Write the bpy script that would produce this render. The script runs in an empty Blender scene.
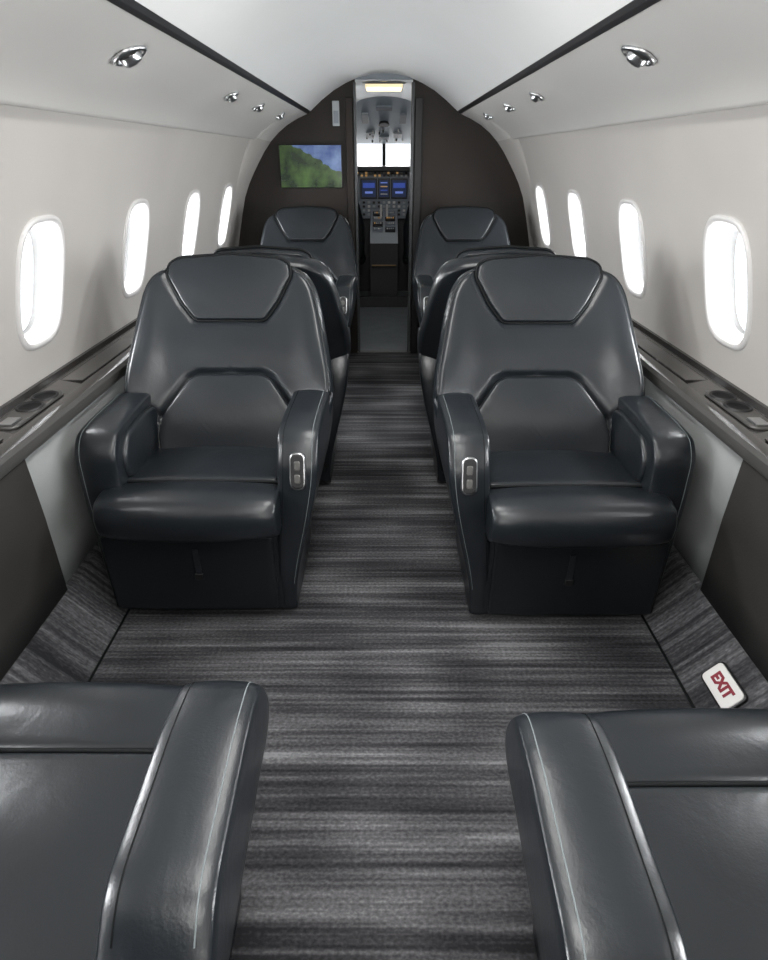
import bpy, bmesh, math, random
from mathutils import Vector, Matrix
random.seed(4)
scene = bpy.context.scene
COL = scene.collection
try:
    scene.view_settings.view_transform = 'Standard'
    scene.view_settings.look = 'None'
except Exception:
    pass

# ------------------------------------------------------------ materials
def new_mat(name):
    m = bpy.data.materials.new(name); m.use_nodes = True
    nt = m.node_tree
    return m, nt, nt.nodes['Principled BSDF']

def pbr(name, col, rough=0.5, metal=0.0, bump=0.0, bscale=200.0, var=0.0, vscale=4.0, spec=0.5, coat=0.0, bdist=0.002, wrinkle=0.0):
    m, nt, b = new_mat(name)
    b.inputs['Base Color'].default_value = (*col, 1)
    b.inputs['Roughness'].default_value = rough
    b.inputs['Metallic'].default_value = metal
    b.inputs['Specular IOR Level'].default_value = spec
    if coat:
        b.inputs['Coat Weight'].default_value = coat
        b.inputs['Coat Roughness'].default_value = 0.12
    tc = nt.nodes.new('ShaderNodeTexCoord')
    if bump:
        n = nt.nodes.new('ShaderNodeTexNoise'); n.inputs['Scale'].default_value = bscale
        n.inputs['Detail'].default_value = 4
        nt.links.new(tc.outputs['Object'], n.inputs['Vector'])
        bp = nt.nodes.new('ShaderNodeBump'); bp.inputs['Strength'].default_value = bump
        bp.inputs['Distance'].default_value = bdist
        nt.links.new(n.outputs['Fac'], bp.inputs['Height'])
        if wrinkle:
            n2 = nt.nodes.new('ShaderNodeTexNoise'); n2.inputs['Scale'].default_value = 8
            n2.inputs['Detail'].default_value = 3; n2.inputs['Distortion'].default_value = 0.9
            nt.links.new(tc.outputs['Object'], n2.inputs['Vector'])
            b2 = nt.nodes.new('ShaderNodeBump'); b2.inputs['Strength'].default_value = wrinkle
            b2.inputs['Distance'].default_value = 0.012
            nt.links.new(n2.outputs['Fac'], b2.inputs['Height'])
            nt.links.new(b2.outputs['Normal'], bp.inputs['Normal'])
        nt.links.new(bp.outputs['Normal'], b.inputs['Normal'])
    if var:
        n = nt.nodes.new('ShaderNodeTexNoise'); n.inputs['Scale'].default_value = vscale
        n.inputs['Detail'].default_value = 3
        nt.links.new(tc.outputs['Object'], n.inputs['Vector'])
        r = nt.nodes.new('ShaderNodeValToRGB')
        r.color_ramp.elements[0].position = 0.3; r.color_ramp.elements[1].position = 0.7
        r.color_ramp.elements[0].color = (*[c*(1-var) for c in col], 1)
        r.color_ramp.elements[1].color = (*[min(1, c*(1+var)) for c in col], 1)
        nt.links.new(n.outputs['Fac'], r.inputs['Fac'])
        nt.links.new(r.outputs['Color'], b.inputs['Base Color'])
    return m

def emis(name, col, strength):
    m, nt, b = new_mat(name)
    b.inputs['Base Color'].default_value = (*col, 1)
    b.inputs['Emission Color'].default_value = (*col, 1)
    b.inputs['Emission Strength'].default_value = strength
    return m

LEATHER = pbr('leather', (0.0105, 0.0130, 0.0158), 0.30, bump=0.25, bscale=260, var=0.12, vscale=7, spec=0.52, bdist=0.001, wrinkle=0.17)
LEATHER_D = pbr('leather_dark', (0.0075, 0.009, 0.0105), 0.36, bump=0.2, bscale=260, spec=0.42, bdist=0.001, wrinkle=0.1)
THREAD = pbr('stitch_thread', (0.13, 0.15, 0.155), 0.6)
SEAM = pbr('seam_piping', (0.003, 0.004, 0.0045), 0.6, spec=0.2)
CHROME = pbr('satin_chrome', (0.50, 0.51, 0.52), 0.28, 1.0)
BLACKP = pbr('black_plastic', (0.008, 0.008, 0.009), 0.4)
LINER = pbr('headliner', (0.58, 0.585, 0.58), 0.6, bump=0.1, bscale=500, var=0.02, vscale=2)
VALANCE = pbr('valance_panel', (0.53, 0.52, 0.50), 0.34, bump=0.05, bscale=400, var=0.02, vscale=2)
WALL = pbr('sidewall_ultraleather', (0.42, 0.40, 0.378), 0.5, bump=0.15, bscale=400, var=0.03, vscale=3)
FRAMEW = pbr('window_bezel', (0.56, 0.55, 0.54), 0.4)
REVEAL_SHADE = pbr('window_reveal_shade', (0.20, 0.20, 0.198), 0.6, spec=0.2)  # darker grey paints shade into the window recess for depth
BULK = pbr('bulkhead_veneer', (0.018, 0.013, 0.0105), 0.45, var=0.25, vscale=3, spec=0.35)
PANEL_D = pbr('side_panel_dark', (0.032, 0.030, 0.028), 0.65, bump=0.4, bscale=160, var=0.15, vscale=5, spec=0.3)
PANEL_L = pbr('side_panel_light', (0.20, 0.208, 0.206), 0.5, bump=0.1, bscale=300, var=0.06, vscale=5)
LEDGE = pbr('ledge_veneer', (0.018, 0.016, 0.0145), 0.16, var=0.2, vscale=6, coat=1.0)
LEDGE_E = pbr('ledge_edge', (0.10, 0.098, 0.094), 0.3, 0.4)
VINYL = pbr('vestibule_floor', (0.14, 0.155, 0.16), 0.4, var=0.15, vscale=8)
GREY = pbr('cockpit_grey', (0.24, 0.27, 0.30), 0.5)
LGREY = pbr('cockpit_light_grey', (0.42, 0.45, 0.47), 0.5)
COCK_D = pbr('cockpit_dark', (0.02, 0.02, 0.022), 0.5)
WHITE = pbr('white_plastic', (0.75, 0.74, 0.72), 0.4)
RED = pbr('red_letter', (0.24, 0.02, 0.035), 0.5)
BRASS = pbr('brass_sill', (0.22, 0.15, 0.08), 0.4, 0.8)
LAMP = emis('lamp_cream', (1.0, 0.84, 0.52), 1.0)
BLUE = emis('avionics_blue', (0.03, 0.06, 0.28), 0.8)
SKYB = emis('avionics_sky', (0.12, 0.18, 0.50), 0.8)
DKSCR = emis('avionics_dark', (0.01, 0.02, 0.06), 0.5)
AMBER = emis('annunciator_amber', (0.5, 0.3, 0.12), 0.5)
OVG = pbr('overhead_grey', (0.46, 0.54, 0.61), 0.5)
VCEIL = pbr('vestibule_ceiling', (0.34, 0.39, 0.43), 0.5)

def carpet_mat():
    m, nt, b = new_mat('striped_carpet')
    b.inputs['Roughness'].default_value = 0.95
    b.inputs['Specular IOR Level'].default_value = 0.12
    tc = nt.nodes.new('ShaderNodeTexCoord')
    def noise(detail, dims, dist=0.0):
        mp = nt.nodes.new('ShaderNodeMapping'); mp.inputs['Scale'].default_value = dims
        nt.links.new(tc.outputs['Object'], mp.inputs['Vector'])
        n = nt.nodes.new('ShaderNodeTexNoise'); n.inputs['Scale'].default_value = 1
        n.inputs['Detail'].default_value = detail; n.inputs['Distortion'].default_value = dist
        nt.links.new(mp.outputs['Vector'], n.inputs['Vector'])
        return n.outputs['Fac']
    a = noise(1, (1.5, 80, 0.2))
    a2 = noise(0.5, (2.2, 30, 0.2))
    c = noise(1, (0.9, 9, 0.2))
    d = noise(1, (110, 150, 5))
    e_ = noise(1, (3.4, 2.2, 0.3))
    def math_(op, x, y):
        n = nt.nodes.new('ShaderNodeMath'); n.operation = op
        for i, v in enumerate((x, y)):
            if isinstance(v, (int, float)): n.inputs[i].default_value = v
            else: nt.links.new(v, n.inputs[i])
        return n.outputs[0]
    s = math_('ADD', math_('MULTIPLY', a, 0.24), math_('MULTIPLY', c, 0.25))
    s = math_('ADD', s, math_('MULTIPLY', a2, 0.17))
    s = math_('ADD', s, math_('MULTIPLY', d, 0.15))
    s = math_('ADD', s, math_('MULTIPLY', e_, 0.19))
    r = nt.nodes.new('ShaderNodeValToRGB')
    els = r.color_ramp.elements
    els[0].position = 0.40; els[0].color = (0.018, 0.018, 0.020, 1)
    els[1].position = 0.62; els[1].color = (0.21, 0.21, 0.218, 1)
    e = els.new(0.48); e.color = (0.046, 0.0455, 0.049, 1)
    e = els.new(0.55); e.color = (0.103, 0.102, 0.107, 1)
    nt.links.new(s, r.inputs['Fac'])
    nt.links.new(r.outputs['Color'], b.inputs['Base Color'])
    bp = nt.nodes.new('ShaderNodeBump'); bp.inputs['Strength'].default_value = 0.3
    bp.inputs['Distance'].default_value = 0.003
    nt.links.new(d, bp.inputs['Height']); nt.links.new(bp.outputs['Normal'], b.inputs['Normal'])
    return m
CARPET = carpet_mat()

def glass_mat():
    m, nt, b = new_mat('acrylic_pane')
    nt.nodes.remove(b)
    out = [n for n in nt.nodes if n.type == 'OUTPUT_MATERIAL'][0]
    t = nt.nodes.new('ShaderNodeBsdfTransparent'); g = nt.nodes.new('ShaderNodeBsdfGlossy')
    g.inputs['Roughness'].default_value = 0.05
    mx = nt.nodes.new('ShaderNodeMixShader'); mx.inputs[0].default_value = 0.06
    nt.links.new(t.outputs[0], mx.inputs[1]); nt.links.new(g.outputs[0], mx.inputs[2])
    nt.links.new(mx.outputs[0], out.inputs[0])
    return m
GLASS = glass_mat()

def tv_mat():
    m, nt, b = new_mat('tv_picture')
    tc = nt.nodes.new('ShaderNodeTexCoord')
    sx = nt.nodes.new('ShaderNodeSeparateXYZ'); nt.links.new(tc.outputs['Object'], sx.inputs[0])
    n = nt.nodes.new('ShaderNodeTexNoise'); n.inputs['Scale'].default_value = 10; n.inputs['Detail'].default_value = 4
    nt.links.new(tc.outputs['Object'], n.inputs['Vector'])
    g = nt.nodes.new('ShaderNodeValToRGB')
    g.color_ramp.elements[0].position = 0.40; g.color_ramp.elements[0].color = (0.008, 0.018, 0.008, 1)
    g.color_ramp.elements[1].position = 0.72; g.color_ramp.elements[1].color = (0.045, 0.09, 0.022, 1)
    nt.links.new(n.outputs['Fac'], g.inputs['Fac'])
    s = nt.nodes.new('ShaderNodeValToRGB')
    s.color_ramp.elements[0].position = 0.4; s.color_ramp.elements[0].color = (0.03, 0.055, 0.15, 1)
    s.color_ramp.elements[1].position = 0.7; s.color_ramp.elements[1].color = (0.09, 0.14, 0.26, 1)
    nt.links.new(n.outputs['Fac'], s.inputs['Fac'])
    def M(op, x, y):
        q = nt.nodes.new('ShaderNodeMath'); q.operation = op
        for i, v in enumerate((x, y)):
            if isinstance(v, (int, float)): q.inputs[i].default_value = v
            else: nt.links.new(v, q.inputs[i])
        return q.outputs[0]
    t = M('ADD', M('MULTIPLY', sx.outputs[0], 1.0), M('MULTIPLY', sx.outputs[2], 1.9))
    t = M('ADD', t, M('MULTIPLY', M('SUBTRACT', n.outputs['Fac'], 0.5), 0.22))
    f = M('GREATER_THAN', t, 0.13)
    mx = nt.nodes.new('ShaderNodeMix'); mx.data_type = 'RGBA'
    nt.links.new(f, mx.inputs[0]); nt.links.new(g.outputs[0], mx.inputs[6]); nt.links.new(s.outputs[0], mx.inputs[7])
    nt.links.new(mx.outputs[2], b.inputs['Base Color'])
    nt.links.new(mx.outputs[2], b.inputs['Emission Color'])
    b.inputs['Emission Strength'].default_value = 0.8
    b.inputs['Roughness'].default_value = 0.15
    return m
TVPIC = tv_mat()

# ------------------------------------------------------------ mesh helpers
def mk(name, verts, faces, mats, smooth=True, fmats=None, parent=None, recalc=True):
    me = bpy.data.meshes.new(name)
    me.from_pydata([tuple(v) for v in verts], [], faces)
    if not isinstance(mats, (list, tuple)): mats = [mats]
    for m in mats: me.materials.append(m)
    if fmats:
        for p, i in zip(me.polygons, fmats): p.material_index = i
    if recalc:
        bm = bmesh.new(); bm.from_mesh(me)
        bmesh.ops.recalc_face_normals(bm, faces=bm.faces)
        bm.to_mesh(me); bm.free()
    if smooth:
        for p in me.polygons: p.use_smooth = True
    ob = bpy.data.objects.new(name, me); COL.objects.link(ob)
    if parent: ob.parent = parent
    return ob

def box(name, size, loc, mat, bevel=0.0, parent=None, rot=None, kind=None):
    bm = bmesh.new(); bmesh.ops.create_cube(bm, size=1)
    for v in bm.verts:
        v.co = Vector((v.co.x*size[0], v.co.y*size[1], v.co.z*size[2]))
    if bevel:
        bmesh.ops.bevel(bm, geom=bm.edges[:], offset=bevel, segments=3, profile=0.6, affect='EDGES')
    me = bpy.data.meshes.new(name); bm.to_mesh(me); bm.free()
    me.materials.append(mat)
    ob = bpy.data.objects.new(name, me); COL.objects.link(ob)
    ob.location = loc
    if rot: ob.rotation_euler = rot
    if parent: ob.parent = parent
    if kind: ob['kind'] = kind
    return ob

def round_poly(pts, rad, spacing=0.012):
    n = len(pts); out = []
    for i in range(n):
        p0 = Vector(pts[i-1]); p1 = Vector(pts[i]); p2 = Vector(pts[(i+1) % n])
        r = rad[i] if isinstance(rad, (list, tuple)) else rad
        d0 = (p0-p1); d2 = (p2-p1)
        l = min(r, d0.length*0.48, d2.length*0.48)
        a = p1+d0.normalized()*l; c = p1+d2.normalized()*l
        for k in range(7):
            t = k/6
            out.append(a*(1-t)**2+p1*2*t*(1-t)+c*t*t)
    L = [0]
    m = len(out)
    for i in range(m): L.append(L[-1]+(out[(i+1) % m]-out[i]).length)
    N = max(24, int(L[-1]/spacing)); res = []
    j = 0
    for k in range(N):
        s = L[-1]*k/N
        while L[j+1] < s: j += 1
        t = (s-L[j])/max(1e-9, L[j+1]-L[j])
        res.append(out[j].lerp(out[(j+1) % m], t))
    return res

def pillow(name, poly, fmap, hf, hb, e, mat, dome=0.0, domeb=0.0, parent=None, nedge=6, center=None, ts=(0.12, 0.3, 0.48, 0.65, 0.8, 0.92)):
    n = len(poly)
    cx = sum(p[0] for p in poly)/n; cy = sum(p[1] for p in poly)/n
    c = Vector(center) if center else Vector((cx, cy))
    area = sum(poly[i-1][0]*poly[i][1]-poly[i][0]*poly[i-1][1] for i in range(n))
    sg = 1 if area > 0 else -1
    P = [Vector(p) for p in poly]
    nrm = []
    for i in range(n):
        t = (P[(i+1) % n]-P[i-1]).normalized()
        nrm.append(Vector((-t.y, t.x))*sg)
    inset = [P[i]+nrm[i]*e for i in range(n)]
    for it in range(60):
        bad = set()
        for i in range(n):
            j = (i+1) % n
            d = P[j]-P[i]
            if (inset[j]-inset[i]).dot(d) < 0.12*d.length_squared: bad.update((i, j))
        if not bad: break
        new = list(inset)
        for i in bad: new[i] = (inset[i-1]+inset[i]*0.5+inset[(i+1) % n])/2.5
        inset = new
    def edge(a):
        f = 1-math.cos(a)
        return [P[i]+(inset[i]-P[i])*f for i in range(n)]
    rings = []
    for t in ts: rings.append([(c+(p-c)*t, -hb-domeb*(1-t*t)) for p in inset])
    for k in range(nedge+1):
        a = -math.pi/2+math.pi/2*k/nedge
        rings.append([(p, hb*math.sin(a)) for p in edge(a)])
    for k in range(1, nedge+1):
        a = math.pi/2*k/nedge
        rings.append([(p, hf*math.sin(a)) for p in edge(a)])
    for t in reversed(ts): rings.append([(c+(p-c)*t, hf+dome*(1-t*t)) for p in inset])
    verts = []; faces = []
    for r in rings:
        for p, h in r: verts.append(fmap(p.x, p.y, h))
    for r in range(len(rings)-1):
        for i in range(n):
            j = (i+1) % n
            faces.append((r*n+i, r*n+j, (r+1)*n+j, (r+1)*n+i))
    verts.append(fmap(c.x, c.y, -hb-domeb)); ci = len(verts)-1
    for i in range(n): faces.append((ci, (i+1) % n, i))
    verts.append(fmap(c.x, c.y, hf+dome)); ci = len(verts)-1
    b = (len(rings)-1)*n
    for i in range(n): faces.append((ci, b+i, b+(i+1) % n))
    ob = mk(name, verts, faces, mat, parent=parent)
    R = [[Vector(verts[r*n+i]) for i in range(n)] for r in range(len(rings))]
    return ob, R, len(ts)

def tube_data(path, r, closed=False, seg=6):
    verts = []; faces = []
    n = len(path)
    for i, p in enumerate(path):
        a = path[i-1] if (i > 0 or closed) else path[i]
        b = path[(i+1) % n] if (i < n-1 or closed) else path[i]
        t = (b-a)
        if t.length < 1e-9: t = Vector((0, 0, 1))
        t.normalize()
        up = Vector((0, 0, 1)) if abs(t.z) < 0.9 else Vector((1, 0, 0))
        s = t.cross(up).normalized(); u = s.cross(t)
        for k in range(seg):
            an = 2*math.pi*k/seg
            verts.append(p+s*math.cos(an)*r+u*math.sin(an)*r)
    m = n if closed else n-1
    for i in range(m):
        j = (i+1) % n
        for k in range(seg):
            l = (k+1) % seg
            faces.append((i*seg+k, i*seg+l, j*seg+l, j*seg+k))
    return verts, faces

def tubes(name, paths, r, mat, parent=None):
    V = []; F = []
    for path, closed in paths:
        v, f = tube_data(path, r, closed)
        o = len(V); V += v; F += [tuple(i+o for i in q) for q in f]
    return mk(name, V, F, mat, parent=parent)

def sweep(name, prof, y0, y1, mat, ny=2, closed=False, kind=None, smooth=True, side=1):
    verts = []; faces = []
    n = len(prof)
    for k in range(ny+1):
        y = y0+(y1-y0)*k/ny
        for x, z in prof: verts.append((x*side, y, z))
    m = n if closed else n-1
    for k in range(ny):
        for i in range(m):
            j = (i+1) % n
            faces.append((k*n+i, k*n+j, (k+1)*n+j, (k+1)*n+i))
    if closed:
        faces.append(tuple(range(n))); faces.append(tuple(ny*n+i for i in reversed(range(n))))
    ob = mk(name, verts, faces, mat, smooth=smooth, recalc=closed)
    if kind: ob['kind'] = kind
    return ob

def auto(ob, ang=35):
    me = ob.data
    bm = bmesh.new(); bm.from_mesh(me)
    for e in bm.edges:
        if len(e.link_faces) == 2 and e.calc_face_angle(0) > math.radians(ang): e.smooth = False
    for f in bm.faces: f.smooth = True
    bm.to_mesh(me); bm.free()

def gauss(x, m, s): return math.exp(-((x-m)/s)**2)
def segdist(p, a, b):
    ab = (b[0]-a[0], b[1]-a[1]); L2 = ab[0]**2+ab[1]**2
    t = max(0, min(1, ((p[0]-a[0])*ab[0]+(p[1]-a[1])*ab[1])/L2))
    return math.hypot(p[0]-a[0]-ab[0]*t, p[1]-a[1]-ab[1]*t)

# ------------------------------------------------------------ seat
REC = math.radians(25)
def make_seat(aisle):
    parts = []
    A = aisle
    sh = 0.038*A
    def add(o, par=None): parts.append((o, par)); return o
    def bmap(u, v, h):
        w = min(1.0, abs(u)/0.34)
        lo = max(0.0, min(1.0, (0.55-v)/0.35)); lo = lo*lo*(3-2*lo)
        fwd = 0.060*w**3*lo + 0.018*w**2*(1-lo)
        fwd += 0.016*gauss(v, 0.14, 0.11)*max(0, 1-w*w) + 0.008*gauss(v, 0.57, 0.09)
        fwd += 0.012*gauss(w, 0.80, 0.16)*gauss(v, 0.36, 0.18)
        hh = h-0.055+fwd
        y = 0.10+v*math.sin(REC)-hh*math.cos(REC)
        z = 0.455+v*math.cos(REC)+hh*math.sin(REC)*0.6
        return (u+sh, y, z)
    half = [(0.22, -0.07), (0.29, 0.02), (0.335, 0.10), (0.350, 0.17), (0.344, 0.26), (0.325, 0.37), (0.308, 0.46),
            (0.289, 0.535), (0.256, 0.585), (0.198, 0.612), (0.10, 0.628)]
    pol = half+[(0.0, 0.634)]+[(-x, y) for x, y in reversed(half)]
    P = round_poly(pol, 0.040, 0.010)
    hp = [(0.115, 0.430), (0.158, 0.485), (0.206, 0.575), (0.198, 0.612), (0.165, 0.630), (0.0, 0.643),
          (-0.165, 0.630), (-0.198, 0.612), (-0.206, 0.575), (-0.158, 0.485), (-0.115, 0.430)]
    lp = [(0.106, 0.252), (0.136, 0.238), (0.222, 0.120), (0.238, 0.06), (0.232, -0.03), (-0.232, -0.03), (-0.238, 0.06),
          (-0.222, 0.120), (-0.136, 0.238), (-0.106, 0.252)]
    creases = [((0.228, 0.110), (0.345, 0.185)), ((-0.228, 0.110), (-0.345, 0.185))]
    def backmap(u, v, h):
        if h > 0.03:
            dH = min(segdist((u, v), hp[i-1], hp[i]) for i in range(len(hp)))
            dL = min(segdist((u, v), lp[i-1], lp[i]) for i in range(len(lp)))
            dC = min(segdist((u, v), a, b) for a, b in creases)
            h -= 0.016*math.exp(-(dH/0.014)**2)+0.016*math.exp(-(dL/0.014)**2)+0.014*math.exp(-(dC/0.010)**2)
            h += 0.008*gauss(v, 0.335, 0.055)*max(0, 1-(u/0.30)**2)
        return bmap(u, v, h)
    tsf = tuple(i/30 for i in range(1, 30))
    back, R, k = pillow('backrest', P, backmap, 0.055, 0.05, 0.026, LEATHER, dome=0.0, domeb=0.01, nedge=8, ts=tsf)
    add(back)
    pr = R[k+8+5]
    add(tubes('piping', [([p for p in pr], True)], 0.0035, LEATHER_D))
    P = round_poly(hp, 0.012, 0.006)
    def hmap(u, v, h):
        k_ = 0.008*max(0, 1-(u/0.21)**2)*max(0, 1-((v-0.53)/0.13)**2) if h > 0 else 0
        return bmap(u, v, h+0.040+k_)
    hd, R, k = pillow('headrest', P, hmap, 0.014, 0.03, 0.007, LEATHER, nedge=6)
    add(hd)
    P = round_poly(lp, 0.012, 0.006)
    def lmap(u, v, h):
        k_ = 0.022*max(0, 1-(u/0.24)**2)*max(0, 1-((v-0.11)/0.16)**2) if h > 0 else 0
        return bmap(u, v, h+0.043+k_)
    lm, R, k = pillow('lumbar_cushion', P, lmap, 0.015, 0.03, 0.007, LEATHER, nedge=6)
    add(lm)
    def ringpath(poly, off, hh):
        n = len(poly); res = []
        for i in range(n):
            t = (Vector(poly[(i+1) % n])-Vector(poly[i-1])).normalized()
            p = Vector(poly[i])-Vector((-t.y, t.x))*off
            res.append(Vector(bmap(p.x, p.y, hh)))
        return res
    add(tubes('seam', [(ringpath(round_poly(hp, 0.014, 0.010), 0.003, 0.043), True),
                       (ringpath(round_poly(lp, 0.014, 0.010), 0.003, 0.045), True)], 0.0055, SEAM))
    cp = [(-0.25, -0.155), (0.245, -0.155), (0.245, 0.17), (-0.25, 0.17)]
    def cmap(u, v, h):
        k_ = 0.016*max(0, 1-(u/0.25)**2)*max(0, 1-((v-0.01)/0.17)**2) if h > 0 else 0
        return (u, v, 0.434+h-0.06*v+k_)
    c1, R, k = pillow('seat_cushion', round_poly(cp, 0.03, 0.010), cmap, 0.034, 0.06, 0.014, LEATHER, nedge=6)
    add(c1)
    rp = [(-0.152, 0.476), (-0.235, 0.493), (-0.302, 0.480), (-0.328, 0.428), (-0.314, 0.362), (-0.272, 0.335), (-0.150, 0.340)]
    c2, R, k = pillow('leg_rest', round_poly(rp, [0.018, .03, .03, .03, .03, .02, .01], 0.010), lambda u, v, h: (h-0.010*A, u+0.006*(abs(h)/0.26)**4, v), 0.258, 0.258, 0.018, LEATHER, nedge=7)
    add(c2)
    add(tubes('cushion_seam', [([Vector((x/40, -0.154, 0.469+0.004*math.cos(x/40*6))) for x in range(-10, 11)], False)], 0.0045, SEAM))
    bp = [(-0.215, 0.350), (-0.200, 0.018), (0.24, 0.018), (0.27, 0.350)]
    bs, R, k = pillow('seat_base', round_poly(bp, [0.012, 0.02, 0.03, 0.02], 0.014), lambda u, v, h: (h-0.045*A, u, v), 0.275, 0.275, 0.010, LEATHER_D, nedge=4)
    add(bs)
    add(box('floor_mount', (0.42, 0.36, 0.06), (-0.04*A, 0.03, 0.03), BLACKP, 0.008))
    pp = [(-0.305, 0.045), (0.218, 0.045), (0.218, 0.330), (-0.305, 0.330)]
    pn, R, k = pillow('leg_rest_panel', round_poly(pp, 0.015, 0.010), lambda u, v, h: (u*A, -0.204-(v-0.05)*0.05-h, v), 0.014, 0.01, 0.008, LEATHER_D, dome=0.0, nedge=4)
    add(pn)
    add(box('release_strap', (0.018, 0.007, 0.095), (-0.02*A, -0.228, 0.235), LEATHER, 0.002, rot=(0.05, 0, 0)))
    add(box('release_button', (0.026, 0.010, 0.024), (-0.02*A, -0.228, 0.182), BLACKP, 0.003, rot=(0.05, 0, 0)))
    ap = [(0.16, 0.655), (-0.06, 0.648), (-0.162, 0.628), (-0.205, 0.550), (-0.218, 0.44), (-0.208, 0.25), (-0.185, 0.012), (0.25, 0.012), (0.29, 0.30), (0.26, 0.56)]
    def amap(u, v, h):
        t = max(0.0, min(1.0, (v-0.03)/0.55)); t = t*t*(3-2*t)
        b_ = max(0.0, min(1.0, (u+0.15)/0.35))
        cx_ = 0.240+(0.306-0.240)*t + 0.012*b_*t
        hw = 0.5+0.5*t
        return (A*(cx_+h*hw), u, v)
    arm, R, k = pillow('armrest', round_poly(ap, [.04, .05, .035, .035, .05, .05, .02, .03, .1, .06], 0.012), amap, 0.059, 0.059, 0.011, LEATHER, nedge=8, center=(0.03, 0.33), dome=0.001)
    add(arm)
    def topseam(ring, dx):
        idx = [i for i, p in enumerate(ring) if (p.z > 0.12 and p.y < 0.2)]
        n = len(ring)
        S = set(idx); start = None
        for i in idx:
            if (i-1) % n not in S: start = i
        path = []
        i = start
        while i in S and len(path) < n:
            path.append(ring[i]+Vector((dx, 0, 0))); i = (i+1) % n
        c = Vector((ring[0].x, 0.03, 0.33))
        return [p+(p-c).normalized()*0.0002 for p in path]
    add(tubes('stitching', [(topseam(R[k+8+4], 0.0003*A), False)], 0.0010, THREAD), arm)
    add(tubes('arm_seam', [(topseam(R[k+8-4], -0.0003*A), False)], 0.0010, SEAM), arm)
    def cpmap(u, v, h):
        nrm = Vector((0, -0.93, 0.36))
        return Vector((A*0.306+u, -0.202, 0.529))+Vector((0, 0.30, 0.95))*v+nrm*h
    o, R, k = pillow('control_bezel', round_poly([(-0.024, -0.055), (0.024, -0.055), (0.024, 0.055), (-0.024, 0.055)], 0.023, 0.005), cpmap, 0.010, 0.014, 0.004, CHROME, nedge=4)
    o['label'] = 'satin chrome oval control bezel'
    add(o, arm)
    o2, R, k = pillow('control_recess', round_poly([(-0.019, -0.050), (0.019, -0.050), (0.019, 0.050), (-0.019, 0.050)], 0.018, 0.005), lambda u, v, h: cpmap(u, v, h+0.0105), 0.002, 0.004, 0.002, BLACKP, nedge=3)
    add(o2, arm)
    for vv in (-0.022, 0.016):
        o3, R, k = pillow('control_button', round_poly([(-0.009, -0.014), (0.009, -0.014), (0.009, 0.014), (-0.009, 0.014)], 0.006, 0.003), lambda u, v, h: cpmap(u, v+vv, h+0.013), 0.003, 0.003, 0.003, LEDGE_E, nedge=3)
        add(o3, arm)
    op = [(0.17, 0.645), (-0.06, 0.643), (-0.168, 0.632), (-0.207, 0.578), (-0.212, 0.44), (-0.200, 0.25), (-0.185, 0.012), (0.25, 0.012), (0.29, 0.30), (0.26, 0.56)]
    def omap(u, v, h):
        t = max(0.0, min(1.0, (v-0.03)/0.55))
        f = max(0, min(1, (-u)/0.2))
        return (-A*(0.270+0.006*t+h*(1+0.06*f)), u, v)
    arm2, R, k = pillow('armrest', round_poly(op, [.04, .05, .035, .035, .05, .05, .02, .03, .1, .06], 0.012), omap, 0.056, 0.056, 0.013, LEATHER, nedge=8, center=(0.03, 0.33), dome=0.001)
    add(arm2)
    ip = [(-0.150, 0.47), (-0.155, 0.55), (-0.11, 0.605), (0.05, 0.612), (0.15, 0.60), (0.15, 0.45)]
    o, R2, k2 = pillow('arm_bolster', round_poly(ip, 0.04, 0.012), lambda u, v, h: (-A*(0.219-h), u, v), 0.014, 0.016, 0.010, LEATHER, nedge=5, dome=0.002)
    add(o, arm2)
    add(tubes('stitching', [(topseam(R[k+8+4], -0.0003*A), False)], 0.0009, THREAD), arm2)
    sp = [(-0.27, 0.06), (0.27, 0.06), (0.30, 0.30), (0.30, 0.52), (-0.30, 0.52), (-0.30, 0.30)]
    o, R, k = pillow('rear_shell', round_poly(sp, 0.05, 0.016), lambda u, v, h: (u, 0.235+0.12*max(0, v-0.1)+h, v), 0.035, 0.03, 0.03, LEATHER_D, nedge=5)
    add(o)
    return parts

variants = {1: make_seat(1), -1: make_seat(-1)}
used = set()
def place_seat(aisle, loc, rotz, label, back_off=0.0, skip=(), grp='aircraft cabin seats', sx=1.0):
    emp = bpy.data.objects.new('passenger_seat', None); COL.objects.link(emp)
    emp.empty_display_size = 0.2
    emp.location = loc; emp.rotation_euler = (0, 0, rotz); emp.scale = (sx, 1, 1)
    emp['label'] = label; emp['category'] = 'seat'; emp['group'] = grp
    first = aisle not in used
    used.add(aisle)
    mp = {}
    for o, par in variants[aisle]:
        if o.name.split('.')[0] in skip: continue
        c = o if first else o.copy()
        if not first: COL.objects.link(c)
        mp[o] = c
    for o, par in variants[aisle]:
        if o not in mp: continue
        mp[o].parent = mp[par] if par else emp
    if back_off:
        for o in mp:
            if o.name.split('.')[0] in ('backrest', 'headrest', 'lumbar_cushion', 'seam', 'piping', 'rear_shell'):
                mp[o].location.y += back_off
    return emp

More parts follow.
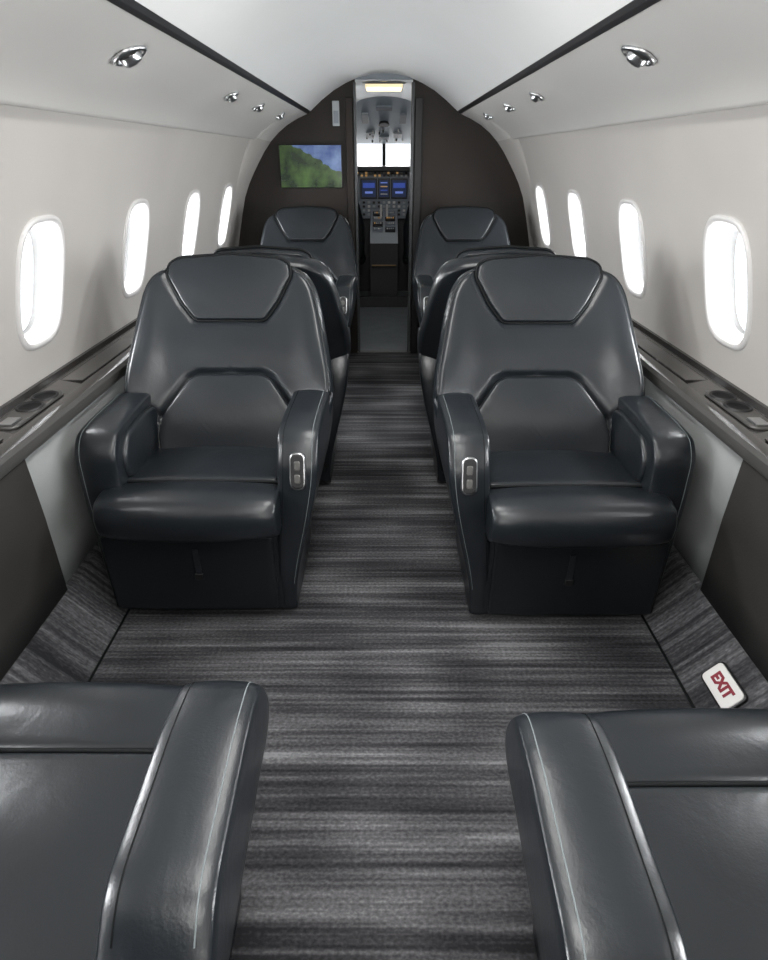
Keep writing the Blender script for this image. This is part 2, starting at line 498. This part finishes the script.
PI = math.pi
SX = 0.55
place_seat(1, (-0.545, 1.775, 0), 0, 'black leather seat facing aft, chrome arm control, beside port ledge', sx=0.98)
place_seat(-1, (0.538, 1.745, 0), 0, 'black leather seat facing aft, chrome arm control, beside starboard ledge', sx=0.98)
place_seat(-1, (-0.475, 2.72, 0), PI, 'black leather seat facing the cockpit, seen from its back, port', sx=0.87)
place_seat(1, (0.475, 2.72, 0), PI, 'black leather seat facing the cockpit, seen from its back, starboard', sx=0.87)
place_seat(1, (-0.535, 3.98, 0), 0, 'black leather seat facing aft, in front of bulkhead with screen', sx=0.95)
place_seat(-1, (0.550, 3.98, 0), 0, 'black leather seat facing aft, in front of plain dark bulkhead', sx=0.95)
ctl = ('control_bezel', 'control_recess', 'control_button')
place_seat(-1, (-SX, 0.530, 0), PI, 'black leather seat facing forward, pale stitched armrest, port side', back_off=0.13, skip=ctl)
place_seat(1, (SX, 0.470, 0), PI, 'black leather seat facing forward, pale stitched armrest, starboard side', back_off=0.08, skip=ctl)

# ------------------------------------------------------------ cabin shell
Y0, Y1 = -1.3, 4.64
wallprof = [(0.780, 1.500), (0.815, 1.425), (0.845, 1.365), (0.878, 1.29), (0.908, 1.21), (0.935, 1.12), (0.960, 1.03), (0.982, 0.95), (1.004, 0.86), (1.022, 0.78), (1.038, 0.70), (1.045, 0.60)]
def wx(z):
    for (xa, za), (xb, zb) in zip(wallprof[:-1], wallprof[1:]):
        if zb <= z <= za:
            t = (za-z)/(za-zb); return xa+(xb-xa)*t
    return wallprof[0][0] if z > wallprof[0][1] else wallprof[-1][0]

def sup(a, w, h, p=3.2):
    c, s = math.cos(a), math.sin(a)
    return (w*math.copysign(abs(c)**(2/p), c), h*math.copysign(abs(s)**(2/p), s))

WY = [0.305, 1.055, 1.805, 2.55, 3.315, 4.06]
HW, HH, ZC = 0.120, 0.162, 1.003
def fine_prof(pr, n=4):
    out = []
    for i in range(len(pr)-1):
        for k in range(n):
            t = k/n; out.append((pr[i][0]*(1-t)+pr[i+1][0]*t, pr[i][1]*(1-t)+pr[i+1][1]*t))
    out.append(pr[-1]); return out

wi = 1
for side, nm in ((-1, 'wall_left'), (1, 'wall_right')):
    outer = [(x+0.035, z) for x, z in reversed(wallprof)]
    w = sweep(nm, wallprof+outer, Y0, Y1, WALL, ny=1, closed=True, side=side)
    w['kind'] = 'structure'
    V = []; F = []
    N = 48
    for yc in WY:
        o = len(V)
        for xx in (0.75, 1.2):
            for i in range(N):
                dy, dz = sup(2*PI*i/N, HW, HH)
                V.append((side*xx, yc+dy, ZC+dz))
        for i in range(N):
            j = (i+1) % N; F.append((o+i, o+j, o+N+j, o+N+i))
        F.append(tuple(o+i for i in range(N))); F.append(tuple(o+N+i for i in reversed(range(N))))
    cut = mk('cutter', V, F, WALL, smooth=False)
    md = w.modifiers.new('b', 'BOOLEAN'); md.object = cut; md.operation = 'DIFFERENCE'; md.solver = 'EXACT'
    dg = bpy.context.evaluated_depsgraph_get(); dg.update()
    me = bpy.data.meshes.new_from_object(w.evaluated_get(dg))
    w.modifiers.clear(); w.data = me
    auto(w, 30)
    bpy.data.objects.remove(cut)
    for yc in WY:
        rings = [(1.13, 0.001), (1.12, -0.006), (1.06, -0.009), (1.0, -0.006), (0.975, 0.004), (0.965, 0.012), (0.945, 0.046), (0.92, 0.051), (0.915, 0.056), (0.885, 0.058), (0.875, 0.074)]
        V = []; F = []; FM = []
        N = 56
        for sc, dx in rings:
            for i in range(N):
                dy, dz = sup(2*PI*i/N, HW, HH)
                dy *= sc; dz *= 1+(sc-1)*0.8
                V.append((side*(wx(ZC+dz)+dx), yc+dy, ZC+dz))
        for r in range(len(rings)-1):
            for i in range(N):
                j = (i+1) % N
                F.append((r*N+i, r*N+j, (r+1)*N+j, (r+1)*N+i)); FM.append(2 if r in (4, 5, 9) else 0)
        V.append((side*(wx(ZC)+0.074), yc, ZC)); c = len(V)-1
        for i in range(N):
            F.append((c, (len(rings)-1)*N+i, (len(rings)-1)*N+(i+1) % N)); FM.append(1)
        wo = mk('window_%d' % wi, V, F, [FRAMEW, GLASS, REVEAL_SHADE], fmats=FM, recalc=False)
        wo['kind'] = 'structure'; wi += 1

cp = [(0.0, 1.790), (0.08, 1.785), (0.16, 1.768), (0.24, 1.738), (0.32, 1.698), (0.40, 1.643), (0.473, 1.584)]
full = [(-x, z) for x, z in reversed(cp[1:])]+cp
c = sweep('ceiling', fine_prof(full, 2), Y0, Y1, LINER, ny=1, kind='structure')
ti = 1
for s in (-1, 1):
    t = sweep('trim_%d' % ti, [(0.470, 1.590), (0.478, 1.598), (0.490, 1.590), (0.496, 1.574), (0.490, 1.566), (0.482, 1.574)], Y0, Y1, BLACKP, ny=1, closed=True, kind='structure', side=s, smooth=False); ti += 1
    v = sweep('trim_%d' % ti, fine_prof([(0.486, 1.573), (0.51, 1.565), (0.60, 1.534), (0.68, 1.495), (0.735, 1.460), (0.768, 1.432), (0.782, 1.418), (0.797, 1.418), (0.808, 1.432), (0.81, 1.47)], 2), Y0, Y1, VALANCE, ny=1, kind='structure', side=s); ti += 1

for s, nm in ((-1, 'left'), (1, 'right')):
    def lw(name, y0t, y0b, y1t, y1b, mat, off):
        pts = [(0.905, 0.66), (0.93, 0.45), (0.955, 0.28), (0.975, 0.145)]
        V = []; F = []
        for x, z in pts:
            t = (0.66-z)/0.515
            V.append((s*(x+off), y0t+(y0b-y0t)*t, z)); V.append((s*(x+off), y1t+(y1b-y1t)*t, z))
        for i in range(3): F.append((2*i, 2*i+1, 2*i+3, 2*i+2))
        o = mk(name, V, F, mat, recalc=False); o['kind'] = 'structure'
        sol = o.modifiers.new('s', 'SOLIDIFY'); sol.thickness = 0.012; sol.offset = 0
        return o
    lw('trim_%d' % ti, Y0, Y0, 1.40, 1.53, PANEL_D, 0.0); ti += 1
    lw('trim_%d' % ti, 1.2, 1.2, Y1, Y1, PANEL_L, 0.016); ti += 1
    sweep('baseboard_'+nm, [(0.835, 0.001), (0.842, 0.006), (0.90, 0.065), (0.965, 0.140), (0.985, 0.150), (0.985, 0.0)], Y0, Y1, CARPET, ny=1, closed=True, kind='structure', side=s, smooth=False)
    t = mk('trim_%d' % ti, *tube_data([Vector((s*0.836, Y0, 0.003)), Vector((s*0.836, Y1, 0.003))], 0.004), SEAM); t['kind'] = 'structure'; ti += 1
    lp = [(1.034, 0.726), (1.026, 0.722), (1.018, 0.708), (0.935, 0.700), (0.928, 0.704), (0.905, 0.704), (0.893, 0.699), (0.886, 0.688), (0.886, 0.668), (0.892, 0.655), (1.034, 0.640)]
    l = sweep('side_ledge', lp, Y0+0.02, Y1-0.02, LEDGE, ny=1, closed=True, side=s, smooth=False)
    l.data.materials.append(LEDGE_E)
    for p in l.data.polygons:
        cc = p.center
        if abs(cc.x) < 0.8915 and 0.655 < cc.z < 0.70 and abs(p.normal.y) < 0.5: p.material_index = 1
    auto(l, 25)
    l['label'] = 'dark glossy veneer ledge running under the cabin windows'; l['category'] = 'ledge'
    for yc in (1.62, 3.35):
        def emap(y, x, h): return (s*(0.976+x), yc+y, 0.7045+h)
        o, R, k = pillow('cup_holder_plate', round_poly([(-0.16, -0.036), (0.13, -0.036), (0.13, 0.036), (-0.16, 0.036)], 0.03, 0.008), emap, 0.005, 0.004, 0.004, LEDGE_E, nedge=3, parent=l)
        for yy, rr in ((-0.01, 0.033), (0.075, 0.033)):
            V = []; F = []
            N = 32
            prof = [(rr+0.003, 0.005), (rr+0.002, 0.009), (rr-0.002, 0.010), (rr-0.004, 0.006), (rr-0.005, 0.0055)]
            for r_, h_ in prof:
                for i in range(N):
                    a = 2*PI*i/N; V.append((s*(0.976+r_*math.cos(a)), yc+yy+r_*1.15*math.sin(a), 0.7045+h_))
            for r in range(len(prof)-1):
                for i in range(N):
                    j = (i+1) % N; F.append((r*N+i, r*N+j, (r+1)*N+j, (r+1)*N+i))
            F.append(tuple((len(prof)-1)*N+i for i in range(N)))
            fm = [0]*(len(F)-1)+[1]
            mk('cup_holder', V, F, [BLACKP, SEAM], fmats=fm, parent=l)
        box('control_pad', (0.035, 0.05, 0.006), (s*0.970, yc-0.125, 0.712), CHROME, 0.002, parent=l)
    for yy in (1.25, 2.1):
        box('table_lid', (0.080, 0.30 if yy < 2 else 0.5, 0.005), (s*0.976, yy, 0.7045), LEDGE, 0.002, parent=l)

f = mk('floor', [(-0.86, Y0, 0), (0.86, Y0, 0), (0.86, Y1, 0), (-0.86, Y1, 0)], [(0, 1, 2, 3)], CARPET, smooth=False, recalc=False); f['kind'] = 'structure'
f = mk('floor', [(-0.9, Y1, -0.001), (0.9, Y1, -0.001), (0.9, 7.6, -0.001), (-0.9, 7.6, -0.001)], [(0, 1, 2, 3)], VINYL, smooth=False, recalc=False); f['kind'] = 'structure'

def bulk(name, y, th, openx, mat):
    for s in (-1, 1):
        outer = [(openx, 0), (1.0, 0), (1.06, 0.5)]+[(x+0.01, z) for x, z in reversed(wallprof)]+[(0.70, 1.54), (0.60, 1.58), (0.50, 1.61), (0.40, 1.67), (0.30, 1.73), (0.20, 1.775), (openx, 1.80)]
        N = len(outer); V = []; F = []
        for yy in (y, y+th):
            for x, z in outer: V.append((s*x, yy, z))
        F.append(tuple(range(N))); F.append(tuple(N+i for i in reversed(range(N))))
        for i in range(N):
            j = (i+1) % N; F.append((i, j, N+j, N+i))
        o = mk(name, V, F, mat, smooth=False); o['kind'] = 'structure'
bulk('wall_front', Y1, 0.05, 0.185, BULK)
# rounded cove closing the corner between valance and side wall at the bulkhead
for s in (-1, 1):
    arcp = [(0.49, 1.570), (0.56, 1.542), (0.63, 1.505), (0.69, 1.462), (0.742, 1.412), (0.790, 1.353), (0.832, 1.290), (0.873, 1.225), (0.910, 1.160), (0.945, 1.08)]
    outp = [(0.49, 1.572), (0.58, 1.542), (0.65, 1.512), (0.72, 1.472), (0.775, 1.428), (0.815, 1.43), (0.848, 1.36), (0.885, 1.27), (0.915, 1.190), (0.946, 1.08)]
    n = len(arcp); V = []; F = []
    rows = []
    for k in range(9):
        t = k/8
        y = Y1-0.003-0.34*math.sin(t*PI/2)
        f_ = 1-math.cos(t*PI/2)
        rows.append([(s*(a[0]+(o_[0]-a[0])*f_), y, a[1]+(o_[1]-a[1])*f_) for a, o_ in zip(arcp, outp)])
    for r in rows: V += r
    for k in range(8):
        for i in range(n-1): F.append((k*n+i, k*n+i+1, (k+1)*n+i+1, (k+1)*n+i))
    fm = [(0 if i < 4 else 1) for k in range(8) for i in range(n-1)]
    o = mk('trim_%d' % ti, V, F, [VALANCE, WALL], fmats=fm, recalc=False); o['kind'] = 'structure'; ti += 1
box('trim_%d' % ti, (0.38, 0.06, 0.08), (0, Y1+0.03, 1.795), GREY, 0.004, kind='structure'); ti += 1
w = mk('wall_back', [(-1.1, Y0, 0), (1.1, Y0, 0), (1.1, Y0, 1.85), (-1.1, Y0, 1.85)], [(0, 1, 2, 3)], WALL, smooth=False, recalc=False); w['kind'] = 'structure'
DKEDGE = pbr('door_edge', (0.07, 0.075, 0.08), 0.4)
box('trim_%d' % ti, (0.02, 0.07, 1.74), (0.185, Y1+0.01, 0.87), DKEDGE, 0.004, kind='structure'); ti += 1
box('trim_%d' % ti, (0.016, 0.07, 1.74), (-0.187, Y1+0.01, 0.87), DKEDGE, 0.004, kind='structure'); ti += 1
box('trim_%d' % ti, (0.05, 0.02, 1.66), (0.225, Y1-0.008, 0.83), BLACKP, 0.006, kind='structure'); ti += 1
box('trim_%d' % ti, (0.05, 0.02, 1.66), (-0.225, Y1-0.008, 0.83), BULK, 0.006, kind='structure'); ti += 1
box('trim_%d' % ti, (0.40, 0.05, 0.012), (0, Y1+0.0, 0.004), LEDGE_E, 0.003, kind='structure'); ti += 1

for s in (-1, 1):
    box('wall_left' if s < 0 else 'wall_right', (0.03, 1.55, 1.80), (s*0.36, 5.46, 0.90), BULK, 0.0, kind='structure')
arc = [(-0.36, 1.62), (-0.30, 1.70), (-0.2, 1.75), (-0.1, 1.765), (0, 1.77), (0.1, 1.765), (0.2, 1.75), (0.30, 1.70), (0.36, 1.62)]
cc = sweep('ceiling', arc, Y1+0.02, 6.12, VCEIL, ny=1, kind='structure')
lt = box('ceiling_light', (0.25, 0.36, 0.03), (0, 5.08, 1.755), LAMP, 0.006)
lt['label'] = 'glowing cream ceiling light panel in the entry vestibule'; lt['category'] = 'light'
box('light_bezel', (0.29, 0.40, 0.012), (0, 0, 0.006), LGREY, 0.004, parent=lt)

def quad(name, pts, mat, kind='structure'):
    o = mk(name, pts, [(0, 1, 2, 3)], mat, smooth=False, recalc=False); o['kind'] = kind; return o
for s in (-1, 1):
    quad('wall_left' if s < 0 else 'wall_right', [(s*0.62, 6.2, 0), (s*0.62, 7.7, 0), (s*0.55, 7.7, 1.75), (s*0.62, 6.2, 1.75)], COCK_D)
    quad('wall_front', [(s*0.345, 6.22, 0), (s*0.65, 6.22, 0), (s*0.65, 6.22, 1.8), (s*0.345, 6.22, 1.8)], BULK)
ov = mk('overhead_panel', [(-0.6, 6.05, 1.77), (0.6, 6.05, 1.77), (0.6, 7.05, 1.44), (-0.6, 7.05, 1.44), (-0.6, 6.05, 1.82), (0.6, 6.05, 1.82), (0.6, 7.05, 1.48), (-0.6, 7.05, 1.48)],
        [(0, 1, 2, 3), (4, 5, 6, 7), (0, 1, 5, 4), (1, 2, 6, 5), (2, 3, 7, 6), (3, 0, 4, 7)], OVG, smooth=False)
ov['label'] = 'grey cockpit overhead panel with switches'; ov['category'] = 'control panel'
def ovz(y): return 1.77-(y-6.05)*0.33
for i, (x, y, a, b_) in enumerate([(-0.17, 6.45, .06, .2), (0.17, 6.45, .06, .2), (-0.13, 6.82, .08, .12), (0.0, 6.88, .10, .08), (0.13, 6.82, .08, .12), (0, 6.25, .14, .07)]):
    box('switch_block', (a, b_, 0.02), (x, y, ovz(y)-0.006), GREY if i % 2 else LGREY, 0.004, parent=ov, rot=(-0.32, 0, 0))
for i in range(14):
    x = random.uniform(-0.2, 0.2); y = random.uniform(6.7, 6.98)
    box('switch', (0.014, 0.02, 0.02), (x, y, ovz(y)-0.012), random.choice([COCK_D, WHITE, COCK_D]), 0.003, parent=ov, rot=(-0.32, 0, 0))
bm = bmesh.new(); bmesh.ops.create_cone(bm, cap_ends=True, segments=24, radius1=0.05, radius2=0.04, depth=0.03)
me = bpy.data.meshes.new('air_vent'); bm.to_mesh(me); bm.free(); me.materials.append(COCK_D)
o = bpy.data.objects.new('air_vent', me); COL.objects.link(o); o.location = (0, 6.55, ovz(6.55)-0.01); o.rotation_euler = (-0.32, 0, 0); o.parent = ov

for s in (-1, 1):
    pts = [(0.012*s, 7.12, 1.235), (0.50*s, 7.02, 1.235), (0.46*s, 6.98, 1.425), (0.012*s, 7.06, 1.44)]
    o = mk('window_%d' % wi, pts, [(0, 1, 2, 3)], GLASS, smooth=False, recalc=False); o['kind'] = 'structure'; wi += 1
box('trim_%d' % ti, (0.032, 0.03, 0.24), (0, 7.10, 1.335), COCK_D, 0.004, kind='structure', rot=(0.28, 0, 0)); ti += 1
ip = box('instrument_panel', (1.15, 0.06, 0.46), (0, 7.05, 0.98), GREY, 0.008)
ip['label'] = 'cockpit instrument panel with blue glowing displays'; ip['category'] = 'instrument panel'
box('glareshield', (1.18, 0.30, 0.05), (0, -0.04, 0.235), COCK_D, 0.015, parent=ip)
for x in (-0.40, -0.155, 0.0, 0.155, 0.40):
    wdt = 0.12 if x == 0 else 0.17
    box('display_frame', (wdt, 0.02, 0.19), (x, -0.036, 0.055), BLACKP, 0.005, parent=ip)
    box('display_screen', (wdt-0.025, 0.004, 0.155), (x, -0.048, 0.055), DKSCR, 0.0, parent=ip)
    if x:
        box('display_sky', (wdt-0.05, 0.004, 0.045), (x, -0.050, 0.085), BLUE, 0.0, parent=ip)
        box('display_band', (wdt-0.09, 0.004, 0.02), (x, -0.050, 0.02), SKYB, 0.0, parent=ip)
    else:
        for q in range(4): box('display_band', (0.07, 0.004, 0.010), (x, -0.050, 0.11-q*0.035), (SKYB, AMBER, BLUE, WHITE)[q], 0.0, parent=ip)
for j in range(2):
    for i in range(13):
        box('gauge_button', (0.022, 0.012, 0.018), (-0.27+i*0.045, -0.036, (0.175, 0.20)[j]), random.choice([WHITE, BLACKP, LGREY, AMBER]), 0.003, parent=ip)
for j in range(4):
    for i in range(11):
        box('gauge_button', (0.026, 0.012, 0.022), (-0.26+i*0.052, -0.036, -0.075-0.038*j), random.choice([WHITE, BLACKP, LGREY, LGREY, BLACKP]), 0.003, parent=ip)
box('trim_%d' % ti, (1.15, 0.02, 0.78), (0, 7.10, 0.39), COCK_D, 0, kind='structure'); ti += 1
V = [(x, y, z) for x in (-0.135, 0.135) for y, z in ((6.38, 0.0), (6.38, 0.58), (6.48, 0.66), (7.0, 0.84), (7.0, 0.0))]
F = [(0, 1, 2, 3, 4), (9, 8, 7, 6, 5)]+[(i, (i+1) % 5, 5+(i+1) % 5, 5+i) for i in range(5)]
pd = mk('center_pedestal', V, F, [COCK_D, LGREY], smooth=False, fmats=[0, 0, 0, 1, 1, 0, 0])
pd['label'] = 'centre console between pilot seats with grey keypads'; pd['category'] = 'console'
sl = math.atan2(0.18, 0.52)
for i in range(4):
    for j in range(2):
        y = 6.54+0.115*i
        z = 0.66+(y-6.48)*0.18/0.52+0.006
        box('keypad', (0.10, 0.085, 0.016), (-0.062+0.124*j, y, z), COCK_D if (i+j) % 2 else GREY, 0.004, parent=pd, rot=(sl, 0, 0))
        for q in range(4):
            box('key', (0.014, 0.014, 0.012), (-0.062+0.124*j-0.03+0.02*q, y, z+0.012), random.choice([WHITE, LGREY, AMBER]), 0.002, parent=pd, rot=(sl, 0, 0))
for x in (-0.03, 0.03):
    box('thrust_lever', (0.022, 0.03, 0.12), (x, 6.80, 0.84), WHITE, 0.006, parent=pd, rot=(0.3, 0, 0))
box('trim_%d' % ti, (0.69, 0.06, 0.10), (0, 6.28, 0.05), COCK_D, 0.005, kind='structure'); ti += 1
box('trim_%d' % ti, (0.24, 0.03, 0.012), (0, 6.365, 0.38), BRASS, 0.003, kind='structure'); ti += 1
for s in (-1, 1):
    e = bpy.data.objects.new('pilot_seat', None); COL.objects.link(e); e.location = (s*0.37, 6.62, 0)
    e['label'] = 'dark pilot seat beside the centre console'; e['category'] = 'seat'; e['group'] = 'pilot seats'
    bp_ = round_poly([(-0.17, 0.0), (0.17, 0.0), (0.19, 0.30), (0.14, 0.50), (0.09, 0.62), (-0.09, 0.62), (-0.14, 0.50), (-0.19, 0.30)], 0.04, 0.02)
    pillow('backrest', bp_, lambda u, v, h: (u, -0.16+h-0.12*v, 0.42+v), 0.045, 0.04, 0.035, LEATHER_D, nedge=4, parent=e)
    pillow('seat_cushion', round_poly([(-0.19, -0.15), (0.19, -0.15), (0.17, 0.22), (-0.17, 0.22)], 0.04, 0.02), lambda u, v, h: (u, v, 0.42+h), 0.05, 0.05, 0.035, LEATHER_D, nedge=4, parent=e)
    box('pedestal', (0.22, 0.24, 0.40), (0, 0.02, 0.20), COCK_D, 0.02, parent=e)

tv = box('television', (0.415, 0.03, 0.26), (-0.485, Y1-0.015, 1.265), BLACKP, 0.008)
tv['label'] = 'bulkhead screen showing green hills and blue sky'; tv['category'] = 'television'
box('screen', (0.405, 0.004, 0.25), (0, -0.016, 0), TVPIC, 0.0, parent=tv)
sg = box('wall_placard', (0.045, 0.015, 0.14), (-0.31, Y1-0.0075, 1.57), LGREY, 0.004)
sg['label'] = 'small white placard beside the cockpit doorway'; sg['category'] = 'sign'
box('sign_lens', (0.030, 0.004, 0.07), (0, -0.009, -0.02), GREY, 0.001, parent=sg)

def rbox(name, sx, sy, h, r, mat, parent=None, z=0):
    o, _, _ = pillow(name, round_poly([(-sx/2, -sy/2), (sx/2, -sy/2), (sx/2, sy/2), (-sx/2, sy/2)], r, 0.003), lambda u, v, hh: (u, v, z+hh), h/2, h/2, 0.002, mat, nedge=3, parent=parent)
    return o
n_k = Vector((-0.75, 0, 0.66)).normalized()
sgn = rbox('floor_exit_sign', 0.078, 0.138, 0.010, 0.018, BLACKP)
xax = Vector((0.66, 0, 0.75)).normalized()
R = Matrix((xax, Vector((0, 1, 0)), n_k)).transposed().to_4x4()
sgn.matrix_world = Matrix.Translation(Vector((0.901, 1.205, 0.074)))@R
sgn['label'] = 'small white floor-level exit sign on the carpeted kick'; sgn['category'] = 'sign'
rbox('sign_face', 0.068, 0.128, 0.006, 0.015, WHITE, parent=sgn, z=0.005)
cu = bpy.data.curves.new('letters', 'FONT'); cu.body = 'EXIT'; cu.size = 0.040; cu.align_x = 'CENTER'; cu.align_y = 'CENTER'; cu.extrude = 0.0008; cu.offset = 0.002
tx = bpy.data.objects.new('sign_letters', cu); COL.objects.link(tx)
dg = bpy.context.evaluated_depsgraph_get()
me = bpy.data.meshes.new_from_object(tx.evaluated_get(dg)); me.materials.clear(); me.materials.append(RED)
bpy.data.objects.remove(tx)
tx = bpy.data.objects.new('sign_letters', me); COL.objects.link(tx); tx.parent = sgn
tx.location = (0, 0, 0.0088); tx.rotation_euler = (0, 0, -PI/2)

def lathe(name, prof, mats, fm=None, N=32, parent=None):
    V = []; F = []; FM = []
    for r, h in prof:
        for i in range(N):
            a = 2*PI*i/N; V.append((r*math.cos(a), r*math.sin(a), h))
    for k in range(len(prof)-1):
        for i in range(N):
            j = (i+1) % N; F.append((k*N+i, k*N+j, (k+1)*N+j, (k+1)*N+i)); FM.append(fm[k] if fm else 0)
    F.append(tuple((len(prof)-1)*N+i for i in range(N))); FM.append(fm[-1] if fm else 0)
    return mk(name, V, F, mats, fmats=FM, parent=parent)
for s in (-1, 1):
    for y, sc, lab in ((1.74, 1.1, 'round chrome swivel reading light in the valance'), (2.83, 0.8, 'small round reading light in the valance'), (3.42, 0.8, 'small round reading light in the valance'), (4.1, 0.8, 'small round reading light in the valance')):
        e = lathe('reading_light', [(0.040*sc, 0.0), (0.040*sc, -0.006), (0.034*sc, -0.010), (0.029*sc, -0.006), (0.028*sc, 0.004)], [CHROME, BLACKP], fm=[0, 0, 0, 0, 1])
        e['label'] = lab; e['category'] = 'light'; e['group'] = 'reading lights in the valance'
        e.location = (s*0.595, y, 1.534)
        d = Vector((s*0.40, 0, 0.915)).normalized()
        e.rotation_euler = Vector((0, 0, 1)).rotation_difference(d).to_euler()
        g = lathe('lamp_head', [(0.0245*sc, 0.0), (0.024*sc, -0.012), (0.019*sc, -0.020), (0.014*sc, -0.019), (0.012*sc, -0.010)], [CHROME, BLACKP], fm=[0, 0, 0, 1, 1], parent=e)
        g.rotation_euler = (0.5, 0, 0)

# ------------------------------------------------------------ lighting
w = bpy.data.worlds.new('overcast'); scene.world = w; w.use_nodes = True
bg = w.node_tree.nodes['Background']; bg.inputs[0].default_value = (0.93, 0.96, 1.0, 1); bg.inputs[1].default_value = 1.6

def area(name, loc, direction, sx, sy, power, col=(1, 1, 1), shape='RECTANGLE', spread=180):
    l = bpy.data.lights.new(name, 'AREA'); l.shape = shape; l.size = sx; l.size_y = sy
    l.energy = power; l.color = col; l.spread = math.radians(spread)
    o = bpy.data.objects.new(name, l); COL.objects.link(o); o.location = loc
    o.rotation_euler = Vector(direction).to_track_quat('-Z', 'Z').to_euler()
    return o
for s in (-1, 1):
    for y in WY:
        area('window_daylight', (s*1.18, y, 0.99), (-s, 0, 0.18), 0.38, 0.48, 36, (0.96, 0.98, 1.0))
for y in (-0.6, 0.5, 1.55):
    area('ceiling_fill_light', (0, y, 1.765), (0, 0, -1), 0.25, 0.8, 10.5, (1.0, 0.99, 0.97))  # added fill lights out of frame overhead, for soft cabin light
area('aft_fill_light', (0, -1.15, 1.0), (0, 1, 0.42), 1.3, 0.6, 22, (1.0, 0.98, 0.95))  # added fill behind the camera, tilted up to brighten the ceiling
area('vestibule_lamp', (0, 4.95, 1.70), (0, 0.55, -0.6), 0.22, 0.20, 6, (0.97, 0.98, 1.0))
area('cockpit_daylight', (0, 7.5, 1.40), (0, -1, 0.0), 1.2, 0.5, 22)

cam = bpy.data.cameras.new('camera'); co = bpy.data.objects.new('camera', cam); COL.objects.link(co)
cam.sensor_fit = 'HORIZONTAL'; cam.sensor_width = 36; cam.lens = 620/768*36
cam.clip_start = 0.02
co.location = (0, 0, 1.32); co.rotation_euler = (math.radians(90-27.5), 0, 0)
scene.camera = co
